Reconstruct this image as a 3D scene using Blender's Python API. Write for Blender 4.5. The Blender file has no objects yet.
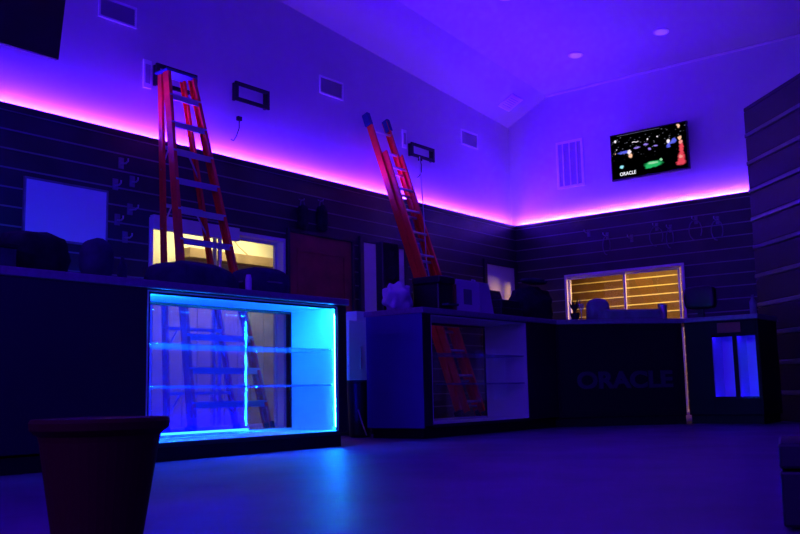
import bpy, bmesh, math, random
from mathutils import Vector, Matrix, noise
random.seed(7)
PI = math.pi
C = bpy.context.scene.collection
S = bpy.context.scene

# ------------------------------------------------------------------ materials
def mat(name, col, rough=0.6, metal=0.0, spec=0.5, noise_amt=0.0, noise_scale=8.0, bump=0.0, emit=None, strength=0.0, coat=0.0):
    m = bpy.data.materials.new(name); m.use_nodes = True
    nt = m.node_tree; b = nt.nodes['Principled BSDF']
    b.inputs['Base Color'].default_value = (*col, 1)
    b.inputs['Roughness'].default_value = rough
    b.inputs['Metallic'].default_value = metal
    b.inputs['Specular IOR Level'].default_value = spec
    b.inputs['Coat Weight'].default_value = coat
    if emit:
        b.inputs['Emission Color'].default_value = (*emit, 1)
        b.inputs['Emission Strength'].default_value = strength
    if noise_amt or bump:
        tc = nt.nodes.new('ShaderNodeTexCoord')
        n = nt.nodes.new('ShaderNodeTexNoise'); n.inputs['Scale'].default_value = noise_scale
        n.inputs['Detail'].default_value = 5
        nt.links.new(tc.outputs['Object'], n.inputs['Vector'])
        if noise_amt:
            r = nt.nodes.new('ShaderNodeValToRGB')
            lo = [c * (1 - noise_amt) for c in col]; hi = [min(1, c * (1 + noise_amt)) for c in col]
            r.color_ramp.elements[0].position = .3; r.color_ramp.elements[1].position = .7
            r.color_ramp.elements[0].color = (*lo, 1); r.color_ramp.elements[1].color = (*hi, 1)
            nt.links.new(n.outputs['Fac'], r.inputs['Fac']); nt.links.new(r.outputs['Color'], b.inputs['Base Color'])
        if bump:
            bp = nt.nodes.new('ShaderNodeBump'); bp.inputs['Strength'].default_value = bump
            bp.inputs['Distance'].default_value = 0.01
            nt.links.new(n.outputs['Fac'], bp.inputs['Height']); nt.links.new(bp.outputs['Normal'], b.inputs['Normal'])
    return m

def emis(name, col, strength):
    m = bpy.data.materials.new(name); m.use_nodes = True
    nt = m.node_tree; nt.nodes.clear()
    e = nt.nodes.new('ShaderNodeEmission'); o = nt.nodes.new('ShaderNodeOutputMaterial')
    e.inputs['Color'].default_value = (*col, 1); e.inputs['Strength'].default_value = strength
    nt.links.new(e.outputs[0], o.inputs[0])
    return m

def glass(name, tint=(1, 1, 1), refl=0.08, frost=0.0, fcol=(.6, .65, .8)):
    m = bpy.data.materials.new(name); m.use_nodes = True
    nt = m.node_tree; nt.nodes.clear()
    t = nt.nodes.new('ShaderNodeBsdfTransparent'); t.inputs[0].default_value = (*tint, 1)
    g = nt.nodes.new('ShaderNodeBsdfGlossy'); g.inputs['Roughness'].default_value = 0.03
    mx = nt.nodes.new('ShaderNodeMixShader'); mx.inputs[0].default_value = refl
    o = nt.nodes.new('ShaderNodeOutputMaterial')
    nt.links.new(t.outputs[0], mx.inputs[1]); nt.links.new(g.outputs[0], mx.inputs[2])
    last = mx
    if frost:
        d = nt.nodes.new('ShaderNodeBsdfDiffuse'); d.inputs[0].default_value = (*fcol, 1)
        tl = nt.nodes.new('ShaderNodeBsdfTranslucent'); tl.inputs[0].default_value = (*fcol, 1)
        ad = nt.nodes.new('ShaderNodeMixShader'); ad.inputs[0].default_value = .4
        nt.links.new(d.outputs[0], ad.inputs[1]); nt.links.new(tl.outputs[0], ad.inputs[2])
        m2 = nt.nodes.new('ShaderNodeMixShader'); m2.inputs[0].default_value = frost
        nt.links.new(mx.outputs[0], m2.inputs[1]); nt.links.new(ad.outputs[0], m2.inputs[2]); last = m2
    nt.links.new(last.outputs[0], o.inputs[0])
    return m

LED_COL = (0.055, 0.0010, 1.0)
CASE_COL = (0.006, 0.27, 1.0)
M = dict(
    paint=mat('wall_paint', (.62, .62, .62), .85, spec=.2, noise_amt=.03, noise_scale=1.2, bump=.05),
    ceil=mat('ceiling_paint', (.52, .52, .52), .9, spec=.1, noise_amt=.03, noise_scale=.8),
    slat=mat('slatwall_board', (.036, .034, .042), .5, spec=.35, noise_amt=.25, noise_scale=3),
    insert=mat('slatwall_groove_insert', (.22, .22, .24), .4, spec=.5),
    ledge=mat('ledge_dark', (.02, .02, .022), .6),
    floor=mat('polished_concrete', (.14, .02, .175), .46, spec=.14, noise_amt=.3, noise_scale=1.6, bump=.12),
    black=mat('black_laminate', (.009, .009, .010), .5, spec=.15),
    darkpanel=mat('dark_laminate', (.013, .013, .015), .4, spec=.4),
    top=mat('worktop_laminate', (.24, .17, .26), .35, spec=.5, noise_amt=.15, noise_scale=30),
    white=mat('white_melamine', (.78, .78, .80), .5),
    frame=mat('white_door_frame', (.8, .8, .8), .5),
    trim=mat('white_trim', (.75, .75, .75), .6),
    orange=mat('orange_fibreglass', (.95, .055, .015), .4, spec=.5, noise_amt=.08, noise_scale=20),
    alu=mat('brushed_aluminium', (.62, .62, .64), .35, metal=.6),
    bluecap=mat('blue_rubber', (.01, .03, .16), .7),
    blackp=mat('black_plastic', (.008, .008, .009), .4),
    blackmetal=mat('black_metal', (.015, .015, .017), .45, metal=.3),
    cloth=mat('dark_cloth', (.02, .02, .03), .95, spec=.1, noise_amt=.4, noise_scale=12, bump=.5),
    navy=mat('navy_cloth', (.05, .05, .09), .9, spec=.15, noise_amt=.3, noise_scale=10, bump=.4),
    bluecloth=mat('grey_cloth', (.22, .21, .25), .9, spec=.15, noise_amt=.2, noise_scale=10, bump=.3),
    maroon=mat('maroon_wood', (.30, .03, .035), .5, noise_amt=.35, noise_scale=5),
    redplastic=mat('dark_red_plastic', (.06, .004, .004), .7, spec=.15),
    vent=mat('vent_white', (.92, .92, .92), .5),
    ventdark=mat('vent_dark', (.42, .42, .44), .7),
    lens=mat('lamp_lens', (.95, .95, .95), .3, emit=(.35, .12, 1), strength=.35),
    steel=mat('steel', (.6, .6, .6), .3, metal=.8),
    rubber=mat('black_rubber', (.01, .01, .01), .8),
    sign=mat('purple_letter', (.05, .012, .06), .4),
    bag=mat('white_plastic_bag', (.62, .62, .66), .55, bump=.5, noise_scale=9),
    card=mat('white_card', (.7, .68, .72), .7),
    print=mat('grey_print', (.18, .16, .22), .6),
    cable=mat('black_cable', (.01, .01, .01), .6),
    yellow=mat('cream_wall', (.80, .74, .52), .85, noise_amt=.06, noise_scale=2),
    olive=mat('olive_board', (.55, .48, .32), .7, noise_amt=.2, noise_scale=4),
    beam=mat('brown_beam', (.34, .23, .12), .6, noise_amt=.2, noise_scale=6),
    amber=mat('amber_slat_board', (.16, .075, .018), .5, noise_amt=.2, noise_scale=4),
    amberline=mat('amber_groove_insert', (.98, .85, .45), .3, spec=.5),
    leaf=mat('dark_leaf', (.02, .05, .02), .6),
    clear=glass('clear_glass', (.96, .97, .98), .05),
    shelfglass=glass('shelf_glass', (.75, .8, .95), .12, .22, (.5, .5, .8)),
    frost=glass('sliding_panel_glass', (.80, .72, 1), .003, .13, (.34, .12, .85)),
    doorglass=glass('door_glass', (.94, .95, .94), .04),
    led=emis('cove_led', LED_COL, 780),
    ledend=emis('cove_led_end', LED_COL, 410),
    core_glow=emis('cove_core_glow', (1, .34, 1), 130),
    caseled=emis('case_led', CASE_COL, 800),
    caseledb=emis('case_led_floor', (.0002, .0022, 1), 620),
    caseled2=emis('case_led_blue', (.012, .003, 1), 45),
)

# ------------------------------------------------------------------ mesh helpers
def box(bm, x0, x1, y0, y1, z0, z1, mi=0, mtx=None):
    vs = [bm.verts.new((x, y, z)) for z in (z0, z1) for y in (y0, y1) for x in (x0, x1)]
    if mtx:
        for v in vs: v.co = mtx @ v.co
    for q in ((0, 2, 3, 1), (4, 5, 7, 6), (0, 1, 5, 4), (2, 6, 7, 3), (0, 4, 6, 2), (1, 3, 7, 5)):
        f = bm.faces.new([vs[i] for i in q]); f.material_index = mi
def bar(bm, P, Q, w, d, side, mi=0):
    """bar from P to Q, width w along side, depth d along the third axis"""
    P = Vector(P); Q = Vector(Q); ax = (Q - P).normalized()
    s = Vector(side); s = (s - ax * s.dot(ax)).normalized(); t = ax.cross(s)
    vs = [bm.verts.new(p + s * a * w / 2 + t * b * d / 2) for p in (P, Q) for a, b in ((-1, -1), (1, -1), (1, 1), (-1, 1))]
    for q in ((3, 2, 1, 0), (4, 5, 6, 7), (0, 1, 5, 4), (1, 2, 6, 5), (2, 3, 7, 6), (3, 0, 4, 7)):
        f = bm.faces.new([vs[i] for i in q]); f.material_index = mi
def channel(bm, P, Q, w, d, side, th=.006):
    """C-shaped rail: web plus two flanges"""
    P = Vector(P); Q = Vector(Q); ax = (Q - P).normalized()
    s = Vector(side); s = (s - ax * s.dot(ax)).normalized(); t = ax.cross(s)
    bar(bm, P, Q, th, d, s)
    for k in (-1, 1):
        o = t * (k * (d / 2 - th / 2)) - s * (w / 2)
        bar(bm, P + o, Q + o, w, th, s)
def tube(bm, pts, r, n=8):
    pts = [Vector(p) for p in pts]; rings = []
    for i, p in enumerate(pts):
        a = (pts[min(i + 1, len(pts) - 1)] - pts[max(i - 1, 0)]).normalized()
        u = a.orthogonal().normalized() if i == 0 else (u - a * u.dot(a)).normalized()
        v = a.cross(u)
        rings.append([bm.verts.new(p + (u * math.cos(2 * PI * k / n) + v * math.sin(2 * PI * k / n)) * r) for k in range(n)])
    for A, B in zip(rings, rings[1:]):
        for k in range(n): bm.faces.new((A[k], A[(k + 1) % n], B[(k + 1) % n], B[k]))
    bm.faces.new(rings[0][::-1]); bm.faces.new(rings[-1])
def lathe(bm, prof, c=(0, 0, 0), n=32, mtx=None):
    rings = []
    for r, z in prof:
        ring = [bm.verts.new((c[0] + r * math.cos(2 * PI * k / n), c[1] + r * math.sin(2 * PI * k / n), c[2] + z)) for k in range(n)]
        if mtx:
            for v in ring: v.co = mtx @ v.co
        rings.append(ring)
    for A, B in zip(rings, rings[1:]):
        for k in range(n): bm.faces.new((A[k], A[(k + 1) % n], B[(k + 1) % n], B[k]))
    bm.faces.new(rings[0][::-1]); bm.faces.new(rings[-1])
def prism(bm, pts, z0, z1):
    lo = [bm.verts.new((x, y, z0)) for x, y in pts]; hi = [bm.verts.new((x, y, z1)) for x, y in pts]
    bm.faces.new(lo[::-1]); bm.faces.new(hi)
    n = len(pts)
    for i in range(n): bm.faces.new((lo[i], lo[(i + 1) % n], hi[(i + 1) % n], hi[i]))
def poly(bm, pts, mi=0):
    f = bm.faces.new([bm.verts.new(p) for p in pts]); f.material_index = mi
def blob(bm, c, r, seed=0, amp=.18, fr=2.2, sq=1.0, floor=None, n=3):
    res = bmesh.ops.create_icosphere(bm, subdivisions=n, radius=1)
    for v in res['verts']:
        p = v.co.copy()
        if sq != 1.0:
            p = Vector([math.copysign(abs(a) ** sq, a) for a in p])
        d = 1 + amp * noise.noise(p * fr + Vector((seed * 3.1, seed * 1.7, seed)))
        v.co = Vector((c[0] + p.x * r[0] * d, c[1] + p.y * r[1] * d, c[2] + p.z * r[2] * d))
        if floor is not None and v.co.z < floor: v.co.z = floor
def B(): return bmesh.new()
def obj(name, bm, m, parent=None, bevel=0.0, smooth=False, loc=None):
    bmesh.ops.recalc_face_normals(bm, faces=bm.faces)
    me = bpy.data.meshes.new(name); 
    if loc is not None:
        for v in bm.verts: v.co -= Vector(loc)
    bm.to_mesh(me); bm.free()
    for k in (m if isinstance(m, (list, tuple)) else [m]): me.materials.append(M[k])
    o = bpy.data.objects.new(name, me); C.objects.link(o)
    if smooth:
        for p in me.polygons: p.use_smooth = True
    if bevel:
        b = o.modifiers.new('bevel', 'BEVEL'); b.width = bevel; b.segments = 2; b.limit_method = 'ANGLE'
    if parent is not None:
        o.parent = parent
        wp = Vector(parent.location)
        if parent.parent is not None: wp = wp + Vector(parent.parent.location)
        o.location = -wp if loc is None else Vector(loc) - wp
    elif loc is not None: o.location = loc
    return o
def tag(o, label, cat, group=None):
    o['label'] = label; o['category'] = cat
    if group: o['group'] = group
    return o
def thing(name, loc, label, cat, group=None):
    o = bpy.data.objects.new(name, None); C.objects.link(o); o.location = loc; o.empty_display_size = .1
    return tag(o, label, cat, group)
def struct(o, label=None, cat=None):
    o['kind'] = 'structure'
    if label: o['label'] = label
    if cat: o['category'] = cat
    return o
def boxes(*bs):
    bm = B()
    for b in bs: box(bm, *b)
    return bm

# ------------------------------------------------------------------ room shell
XS, YS = -7.5, 12.467          # front faces of the slat walls
XU, YU = -7.65, 12.617         # painted walls above the ledge
ZL = 2.95                      # ledge height
def ceil_z(y): return 5.0 + .09 * (YU - y)
YB, XB = -4.0, 5.0             # walls behind the camera
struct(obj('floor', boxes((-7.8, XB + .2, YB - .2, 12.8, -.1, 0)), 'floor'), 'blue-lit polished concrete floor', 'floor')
bm = B()
CW = .74
poly(bm, [(XU + CW, YB, ceil_z(YB)), (XB, YB, ceil_z(YB)), (XB, YU, ceil_z(YU)), (XU + CW, YU, ceil_z(YU))])
poly(bm, [(XU, YB, ceil_z(YB) - .373), (XU + CW, YB, ceil_z(YB)), (XU + CW, YU, ceil_z(YU)), (XU, YU, ceil_z(YU) - .373)])
ceiling = struct(obj('ceiling', bm, 'ceil'), 'painted ceiling with a sloped strip along the left wall', 'ceiling')

# painted upper walls
bm = B(); box(bm, XU - .15, XU, YB, YU + .15, ZL - .05, 7.2)
wl = struct(obj('wall_left', bm, 'paint'), 'painted upper left wall glowing violet above the ledge', 'wall')
bm = B(); box(bm, XU, XB, YU, YU + .15, ZL - .05, 5.4)
wb = struct(obj('wall_back', bm, 'paint'), 'painted upper end wall glowing violet above the ledge', 'wall')

def slat_profile(z0, z1, pitch=.17, g=.014, d=.012, off=0.0):
    """(z, depth, insert?) runs from z0 to z1"""
    out = []; z = z0
    k = math.ceil((z0 - off) / pitch)
    while True:
        gz = off + k * pitch
        if gz + g >= z1: break
        if gz > z: out.append((z, gz, 0))
        out.append((gz, gz + g, 1)); z = gz + g; k += 1
    out.append((z, z1, 0)); return out
def slat_run(bm, axis, face, back, a0, a1, z0, z1, pitch=.17, g=.014, d=.012, off=0.0):
    sgn = 1 if face > back else -1
    for za, zb, ins in slat_profile(z0, z1, pitch, g, d, off):
        fc = face - sgn * d if ins else face
        lo, hi = min(fc, back), max(fc, back)
        if axis == 'y': box(bm, lo, hi, a0, a1, za, zb, ins)
        else: box(bm, a0, a1, lo, hi, za, zb, ins)

D1a, D1b, DH = 5.50, 7.365, 2.15
DH5 = 2.09      # sliding door opening in the left wall
bm = B()
for a0, a1, z0 in ((YB, D1a, 0), (D1a, D1b, DH), (D1b, YS, 0)):
    slat_run(bm, 'y', XS, XU, a0, a1, z0, ZL - .03, d=-.005)
obj('slat_panelling', bm, ['slat', 'insert'], wl)
bm = B(); box(bm, XU, XS - .0, YB, YS, ZL - .03, ZL - .02); box(bm, XS - .02, XS + .012, YB, YS, ZL - .05, ZL + .01)
obj('ledge', bm, 'ledge', wl)
D5a, D5b = -6.66, -4.79
bm = B()
for a0, a1, z0 in ((XS, D5a, 0), (D5a, D5b, DH5), (D5b, XB, 0)):
    slat_run(bm, 'x', YS, YU, a0, a1, z0, ZL - .03, d=-.005)
obj('slat_panelling', bm, ['slat', 'insert'], wb)
bm = B(); box(bm, XS, XB, YS, YU, ZL - .03, ZL - .02); box(bm, XS, XB, YS - .012, YS + .02, ZL - .05, ZL + .01)
obj('ledge', bm, 'ledge', wb)
# walls behind the camera
bm = B(); box(bm, XU, XB, YB - .15, YB, 0, 7.0)
struct(obj('wall_front', bm, 'slat'), 'wall behind the viewer', 'wall')
bm = B(); box(bm, XB, XB + .15, YB, YU, 0, 7.0)
struct(obj('wall_side', bm, 'slat'), 'side wall far to the right of the viewer', 'wall')
# crown trim along the end wall
bm = B()
vs = [[(x, YU, 4.985), (x, YU - .06, 5.0 + (.06) * .09 - .012), (x, YU, 5.06)] for x in (XU + CW, XB)]
A_, B_ = [[bm.verts.new(p) for p in v] for v in vs]
bm.faces.new(A_[::-1]); bm.faces.new(B_)
for i in range(3): bm.faces.new((A_[i], A_[(i + 1) % 3], B_[(i + 1) % 3], B_[i]))
struct(obj('trim_1', bm, 'trim'), 'thin crown trim between end wall and ceiling', 'trim')

# angled slatted wall at the right
w0 = Vector((-3.15, 10.25, 0)); wd = Vector((.7071, -.7071, 0)); wn = Vector((.7071, .7071, 0))
ang = Matrix.Translation(w0) @ Matrix((wd, wn, (0, 0, 1))).transposed().to_4x4()
bm = B()
z = 0.0; H = 3.45; p = .315
while z < H - .01:
    z1 = min(z + p, H)
    box(bm, 0, 5.5, 0, .3, z, z1 - .05, 0, ang)
    if z1 < H: box(bm, 0, 5.5, -.012, .3, z1 - .05, z1, 1, ang)
    else: box(bm, 0, 5.5, 0, .3, z1 - .05, z1, 0, ang)
    z = z1
M['wideband'] = mat('wide_band', (.09, .09, .11), .35, spec=.5)
M['wideboard'] = mat('wide_board', (.016, .016, .02), .55, spec=.3)
struct(obj('wall_right', bm, ['wideboard', 'wideband'], bevel=.012), 'dark angled wall of wide horizontal boards at the right edge', 'wall')

# LED strips on the ledges
def strip(pts_box, core, prof, label, m):
    bm = B(); box(bm, *pts_box)
    o = tag(obj('led_strip', bm, m), label, 'light strip', 'violet cove light strips')
    bm = B(); box(bm, *core); obj('added_glow_strip', bm, 'core_glow', o)  # added pink emitter imitating the overexposed core of the cove glow
    bm = B(); box(bm, *prof); obj('added_shield', bm, 'ledge', o)  # unseen shield added to keep the pink light off the ceiling
    return o
strip((XU + .100, XU + .104, YB + .1, YU - .12, ZL - .019, ZL + .009), (XU + .040, XU + .041, YB + .1, YU - .12, ZL - .019, ZL + .001), (XU + .043, XU + .046, YB + .1, YU - .12, ZL - .019, ZL + .014), 'violet light strip on the ledge along the long left wall', 'led')
strip((XU + .15, -3.7, YU - .1035, YU - .1005, ZL - .019, ZL + .004), (XU + .15, -3.7, YU - .041, YU - .040, ZL - .019, ZL + .001), (XU + .15, -3.7, YU - .046, YU - .043, ZL - .019, ZL + .014), 'violet light strip on the ledge under the wall television of the end wall', 'ledend')

# ------------------------------------------------------------------ rooms beyond the glass doors
bm = boxes((-9.75, -9.6, 4.2, 11.2, 0, 2.8)); struct(obj('wall_storeroom', bm, 'yellow'), 'cream wall seen through the left glass door', 'wall')
bm = boxes((-9.6, XU - .001, 4.2, 4.3, 0, 2.8), (-9.6, XU - .001, 11.1, 11.2, 0, 2.8)); struct(obj('wall_storeroom_ends', bm, 'olive'), 'olive end walls of the room behind the left glass door', 'wall')
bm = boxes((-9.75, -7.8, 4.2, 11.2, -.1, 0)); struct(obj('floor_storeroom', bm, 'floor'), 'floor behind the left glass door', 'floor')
bm = boxes((-9.75, XU - .001, 4.2, 11.2, 2.8, 2.88)); struct(obj('ceiling_storeroom', bm, 'ceil'), 'ceiling behind the left glass door', 'ceiling')
bm = B()
y = 6.4
while y < 10.9:
    box(bm, -9.6, -9.575, y, y + .22, 0, 1.62); y += .235
struct(obj('trim_2', bm, 'olive'), 'vertical olive boards low on the cream wall behind the left door', 'trim')
t = thing('wall_beam', (-9.59, 8.66, 2.16), 'brown boxed bar on cream wall seen through left glass door', 'shelf')
obj('bar', boxes((-9.6, -9.42, 7.55, 9.05, 2.17, 2.30)), 'beam', t, .006)
obj('end_cap', boxes((-9.6, -9.41, 9.05, 9.09, 2.16, 2.31)), 'olive', t, .004)
bm = B(); tube(bm, [(-9.57, 8.15, 2.75), (-9.55, 8.3, 2.6), (-9.55, 8.5, 2.42), (-9.5, 8.62, 2.31)], .007)
tag(obj('cord', bm, 'beam'), 'thin brown cord sloping down to the bar on the cream wall', 'cord')

bm = B(); slat_run(bm, 'x', 14.25, 14.4, -9.0, -2.4, 0, 2.8, pitch=.143, g=.018, d=-.008)
struct(obj('wall_annex', bm, ['amber', 'amberline']), 'amber-lit slat wall seen through the end glass door', 'wall')
bm = boxes((-9.1, -9.0, YU + .001, 14.4, 0, 2.8), (-2.4, -2.3, YU + .001, 14.4, 0, 2.8)); struct(obj('wall_annex_ends', bm, 'amber'), 'end walls of the amber room', 'wall')
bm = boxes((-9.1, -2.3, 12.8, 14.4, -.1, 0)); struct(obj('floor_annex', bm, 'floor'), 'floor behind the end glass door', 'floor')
bm = boxes((-9.1, -2.3, YU + .001, 14.4, 2.8, 2.88)); struct(obj('ceiling_annex', bm, 'ceil'), 'ceiling behind the end glass door', 'ceiling')

def sliding_door(name, label, axis, face, a0, a1, h, ajar=0.0):
    """two-panel white sliding door; axis = wall direction"""
    def bx(bm, a, b, u0, u1, z0, z1):   # a..b along wall, u depth behind the face
        if axis == 'y': box(bm, face - u1, face - u0, a, b, z0, z1)
        else: box(bm, a, b, face + u0, face + u1, z0, z1)
    bm = B(); w = .04
    bx(bm, a0, a0 + w, -.02, .13, 0, h); bx(bm, a1 - w, a1, -.02, .13, 0, h)
    bx(bm, a0 + w, a1 - w, -.02, .13, h - w, h); bx(bm, a0 + w, a1 - w, 0, .13, 0, .03)
    d = struct(obj(name, bm, 'frame', bevel=.004), label, 'door')
    mid = (a0 + a1) / 2
    for k, (p, q, u) in enumerate(((a0 + w, mid + .03, .03), (mid - .03, a1 - w - ajar, .08))):
        bm = B(); s = .032
        bx(bm, p, p + s, u, u + .035, .03, h - w); bx(bm, q - s, q, u, u + .035, .03, h - w)
        bx(bm, p + s, q - s, u, u + .035, h - w - s, h - w); bx(bm, p + s, q - s, u, u + .035, .03, .03 + s * 1.3)
        f = obj('door_panel', bm, 'frame', d, .003)
        bm = B(); bx(bm, p + s, q - s, u + .014, u + .020, .03 + s, h - w - s)
        obj('pane', bm, 'doorglass', f)
    bm = B(); bx(bm, mid - .015, mid + .015, .0, .028, .95, 1.15)
    obj('door_handle', bm, 'steel', d, .004)
    return d
d1 = sliding_door('door_1', 'white framed sliding glass door in the left wall, cream room behind', 'y', XS, D1a, D1b, DH)
obj('valance', boxes((XS + .012, XS + .075, 5.50, 6.62, 2.03, 2.17)), 'white', d1, .004)
sliding_door('door_5', 'white framed sliding glass door in the end wall, amber slats behind', 'x', YS, D5a, D5b, DH5, .06)

def slab_door(name, label, y0, y1, h, m, fm, inset=True, w=.07):
    bm = B()
    box(bm, XS, XS + .04, y0 - w, y0, 0, h + w); box(bm, XS, XS + .04, y1, y1 + w, 0, h + w); box(bm, XS, XS + .04, y0, y1, h, h + w)
    d = struct(obj(name, bm, fm, bevel=.004), label, 'door')
    bm = B(); box(bm, XS, XS + .022, y0 + .003, y1 - .003, .01, h - .003)
    sl = obj('door_slab', bm, m, d, .004)
    if inset:
        for za, zb in ((.18, .95), (1.1, h - .18)):
            bm = B()
            for a, b, c, e in ((y0 + .12, y1 - .12, za, za + .03), (y0 + .12, y1 - .12, zb - .03, zb), (y0 + .12, y0 + .15, za, zb), (y1 - .15, y1 - .12, za, zb)):
                box(bm, XS + .02, XS + .030, a, b, c, e)
            obj('panel_moulding', bm, m, sl)
    bm = B(); lathe(bm, [(.012, 0), (.012, .03), (.028, .04), (.03, .06), (.018, .072)], n=16, mtx=Matrix.Translation((XS + .022, y0 + .08, 1.0)) @ Matrix.Rotation(PI / 2, 4, 'Y'))
    obj('door_knob', bm, 'steel', d, smooth=True)
    return d
slab_door('door_2', 'dark maroon wooden door in the left wall beside the sliding door', 7.42, 8.50, 2.24, 'maroon', 'slat', True, .04)
slab_door('door_3', 'white door in the left wall behind the second ladder', 8.72, 9.56, 2.27, 'white', 'slat', False)
slab_door('door_4', 'white door in the left wall near the room corner, warm light low on it', 11.56, 12.36, 2.27, 'white', 'slat', False)

# ------------------------------------------------------------------ wall vents, mounts, televisions
def wall_vent(y0, y1, z0, z1, label):
    t = thing('wall_vent', (XU, (y0 + y1) / 2, z0), label, 'vent', 'white vents high on the left wall')
    bm = B(); w = .024
    for a, b, c, d in ((y0, y1, z0, z0 + w), (y0, y1, z1 - w, z1), (y0, y0 + w, z0 + w, z1 - w), (y1 - w, y1, z0 + w, z1 - w)):
        box(bm, XU, XU + .018, a, b, c, d)
    obj('frame', bm, 'vent', t, .003)
    obj('backing', boxes((XU + .001, XU + .003, y0 + w, y1 - w, z0 + w, z1 - w)), 'ventdark', t)
    bm = B(); n = 9
    for k in range(n):
        z = z0 + w + (z1 - z0 - 2 * w) * (k + .5) / n
        bar(bm, (XU + .009, y0 + w, z), (XU + .009, y1 - w, z), .018, .003, (1, 0, -.8))
    obj('louvers', bm, 'ventdark', t)
wall_vent(4.965, 5.41, 4.11, 4.335, 'white framed vent high on left wall, nearest the black television')
wall_vent(8.12, 8.565, 4.11, 4.348, 'white framed vent high on left wall, between the two ladders')
wall_vent(11.225, 11.68, 4.078, 4.32, 'white framed vent high on left wall, nearest the room corner')
t = thing('return_vent', (-6.55, YU, 3.46), 'tall white return air grille left of the lit wall television', 'vent')
bm = B(); w = .04; a0, a1, z0, z1 = -6.785, -6.322, 3.462, 4.213
for a, b, c, d in ((a0, a1, z0, z0 + w), (a0, a1, z1 - w, z1), (a0, a0 + w, z0 + w, z1 - w), (a1 - w, a1, z0 + w, z1 - w)):
    box(bm, a, b, YU - .018, YU, c, d)
obj('frame', bm, 'vent', t, .003)
obj('backing', boxes((a0 + w, a1 - w, YU - .003, YU - .001, z0 + w, z1 - w)), 'ventdark', t)
for k in range(1, 4):
    x = a0 + (a1 - a0) * k / 4
    obj('mullion', boxes((x - .010, x + .010, YU - .016, YU - .003, z0 + w, z1 - w)), 'vent', t)
bm = B()
for k in range(34):
    z = z0 + w + (z1 - z0 - 2 * w) * (k + .5) / 34
    bar(bm, (a0 + w, YU - .008, z), (a1 - w, YU - .008, z), .012, .002, (0, -1, -.8))
obj('louvers', bm, 'ventdark', t)

def tv_mount(y0, y1, z0, z1, label):
    t = thing('tv_mount', (XU, (y0 + y1) / 2, z0), label, 'mount', 'empty television mounts on the left wall')
    w = .045
    bm = B()
    box(bm, XU, XU + .04, y0 + .01, y0 + .04, z0 + .01, z1 - .01)
    obj('wall_plate', bm, 'blackmetal', t, .002)
    bm = B(); box(bm, XU, XU + .04, y1 - .04, y1 - .01, z0 + .01, z1 - .01); obj('wall_plate', bm, 'blackmetal', t, .002)
    bm = B()
    for a, b, c, d in ((y0, y1, z0, z0 + w), (y0, y1, z1 - w, z1), (y0, y0 + w, z0 + w, z1 - w), (y1 - w, y1, z0 + w, z1 - w)):
        box(bm, XU + .05, XU + .075, a, b, c, d)
    obj('tilt_frame', bm, 'blackmetal', t, .003)
    for y in (y0 + .025, y1 - .025):
        obj('arm', boxes((XU + .035, XU + .055, y - .012, y + .012, z0 + .02, z1 - .02)), 'blackmetal', t)
    return t
tv_mount(5.62, 6.15, 3.56, 3.80, 'black empty television mount behind the top of the stepladder')
tv_mount(6.69, 7.21, 3.66, 3.885, 'black empty television mount right of the stepladder')
tv_mount(9.91, 10.45, 3.635, 3.835, 'black empty television mount right of the leaning extension ladder')
def wall_box(y0, y1, z0, z1, label):
    t = thing('outlet_box', (XU, (y0 + y1) / 2, z0), label, 'outlet', 'outlet boxes beside the television mounts')
    obj('cover', boxes((XU, XU + .02, y0, y1, z0, z1)), 'vent', t, .004)
    obj('socket', boxes((XU + .02, XU + .024, y0 + .02, y1 - .02, z0 + .05, z1 - .05)), 'ventdark', t)
wall_box(5.50, 5.60, 3.52, 3.82, 'white outlet box left of the stepladder top')
wall_box(9.78, 9.87, 3.74, 4.0, 'white outlet box beside the leaning ladder and its mount')
def hang_cable(pts, plug, label):
    t = thing('hanging_cable', pts[0], label, 'cable', 'cables hanging under the television mounts')
    bm = B(); tube(bm, pts, .006, 6); obj('wire', bm, 'cable', t)
    x, y, z = plug; obj('plug', boxes((x - .02, x + .02, y - .03, y + .03, z - .025, z + .025)), 'cable', t, .006)
hang_cable([(XU + .03, 6.78, 3.46), (XU + .03, 6.78, 3.36), (XU + .03, 6.74, 3.26), (XU + .03, 6.70, 3.20), (XU + .03, 6.66, 3.205)], (XU + .03, 6.78, 3.47), 'thin black cable with a plug hanging right of the stepladder')
hang_cable([(XU + .05, 10.13, 3.63), (XU + .04, 10.17, 3.55), (XU + .03, 10.18, 3.46), (XU + .03, 10.13, 3.39), (XU + .03, 10.08, 3.36)], (XU + .05, 10.13, 3.63), 'thin black cable hanging under the mount right of the extension ladder')

# black television, upper left, tilted forward
R = Matrix.Translation((-7.46, 0, 3.47)) @ Matrix.Rotation(math.radians(9), 4, 'Y')
t = thing('television', (-7.46, 3.85, 3.47), 'black switched-off television tilted forward high on left wall', 'television')
bm = B(); box(bm, -.045, 0, 3.24, 4.45, 0, .72, 0, R); obj('housing', bm, 'blackp', t, .006)
bm = B(); box(bm, 0, .003, 3.255, 4.435, .02, .705, 0, R); obj('screen', bm, 'blackp', t)
obj('bracket', boxes((XU, -7.45, 3.70, 4.0, 3.75, 4.0)), 'blackmetal', t)

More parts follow.
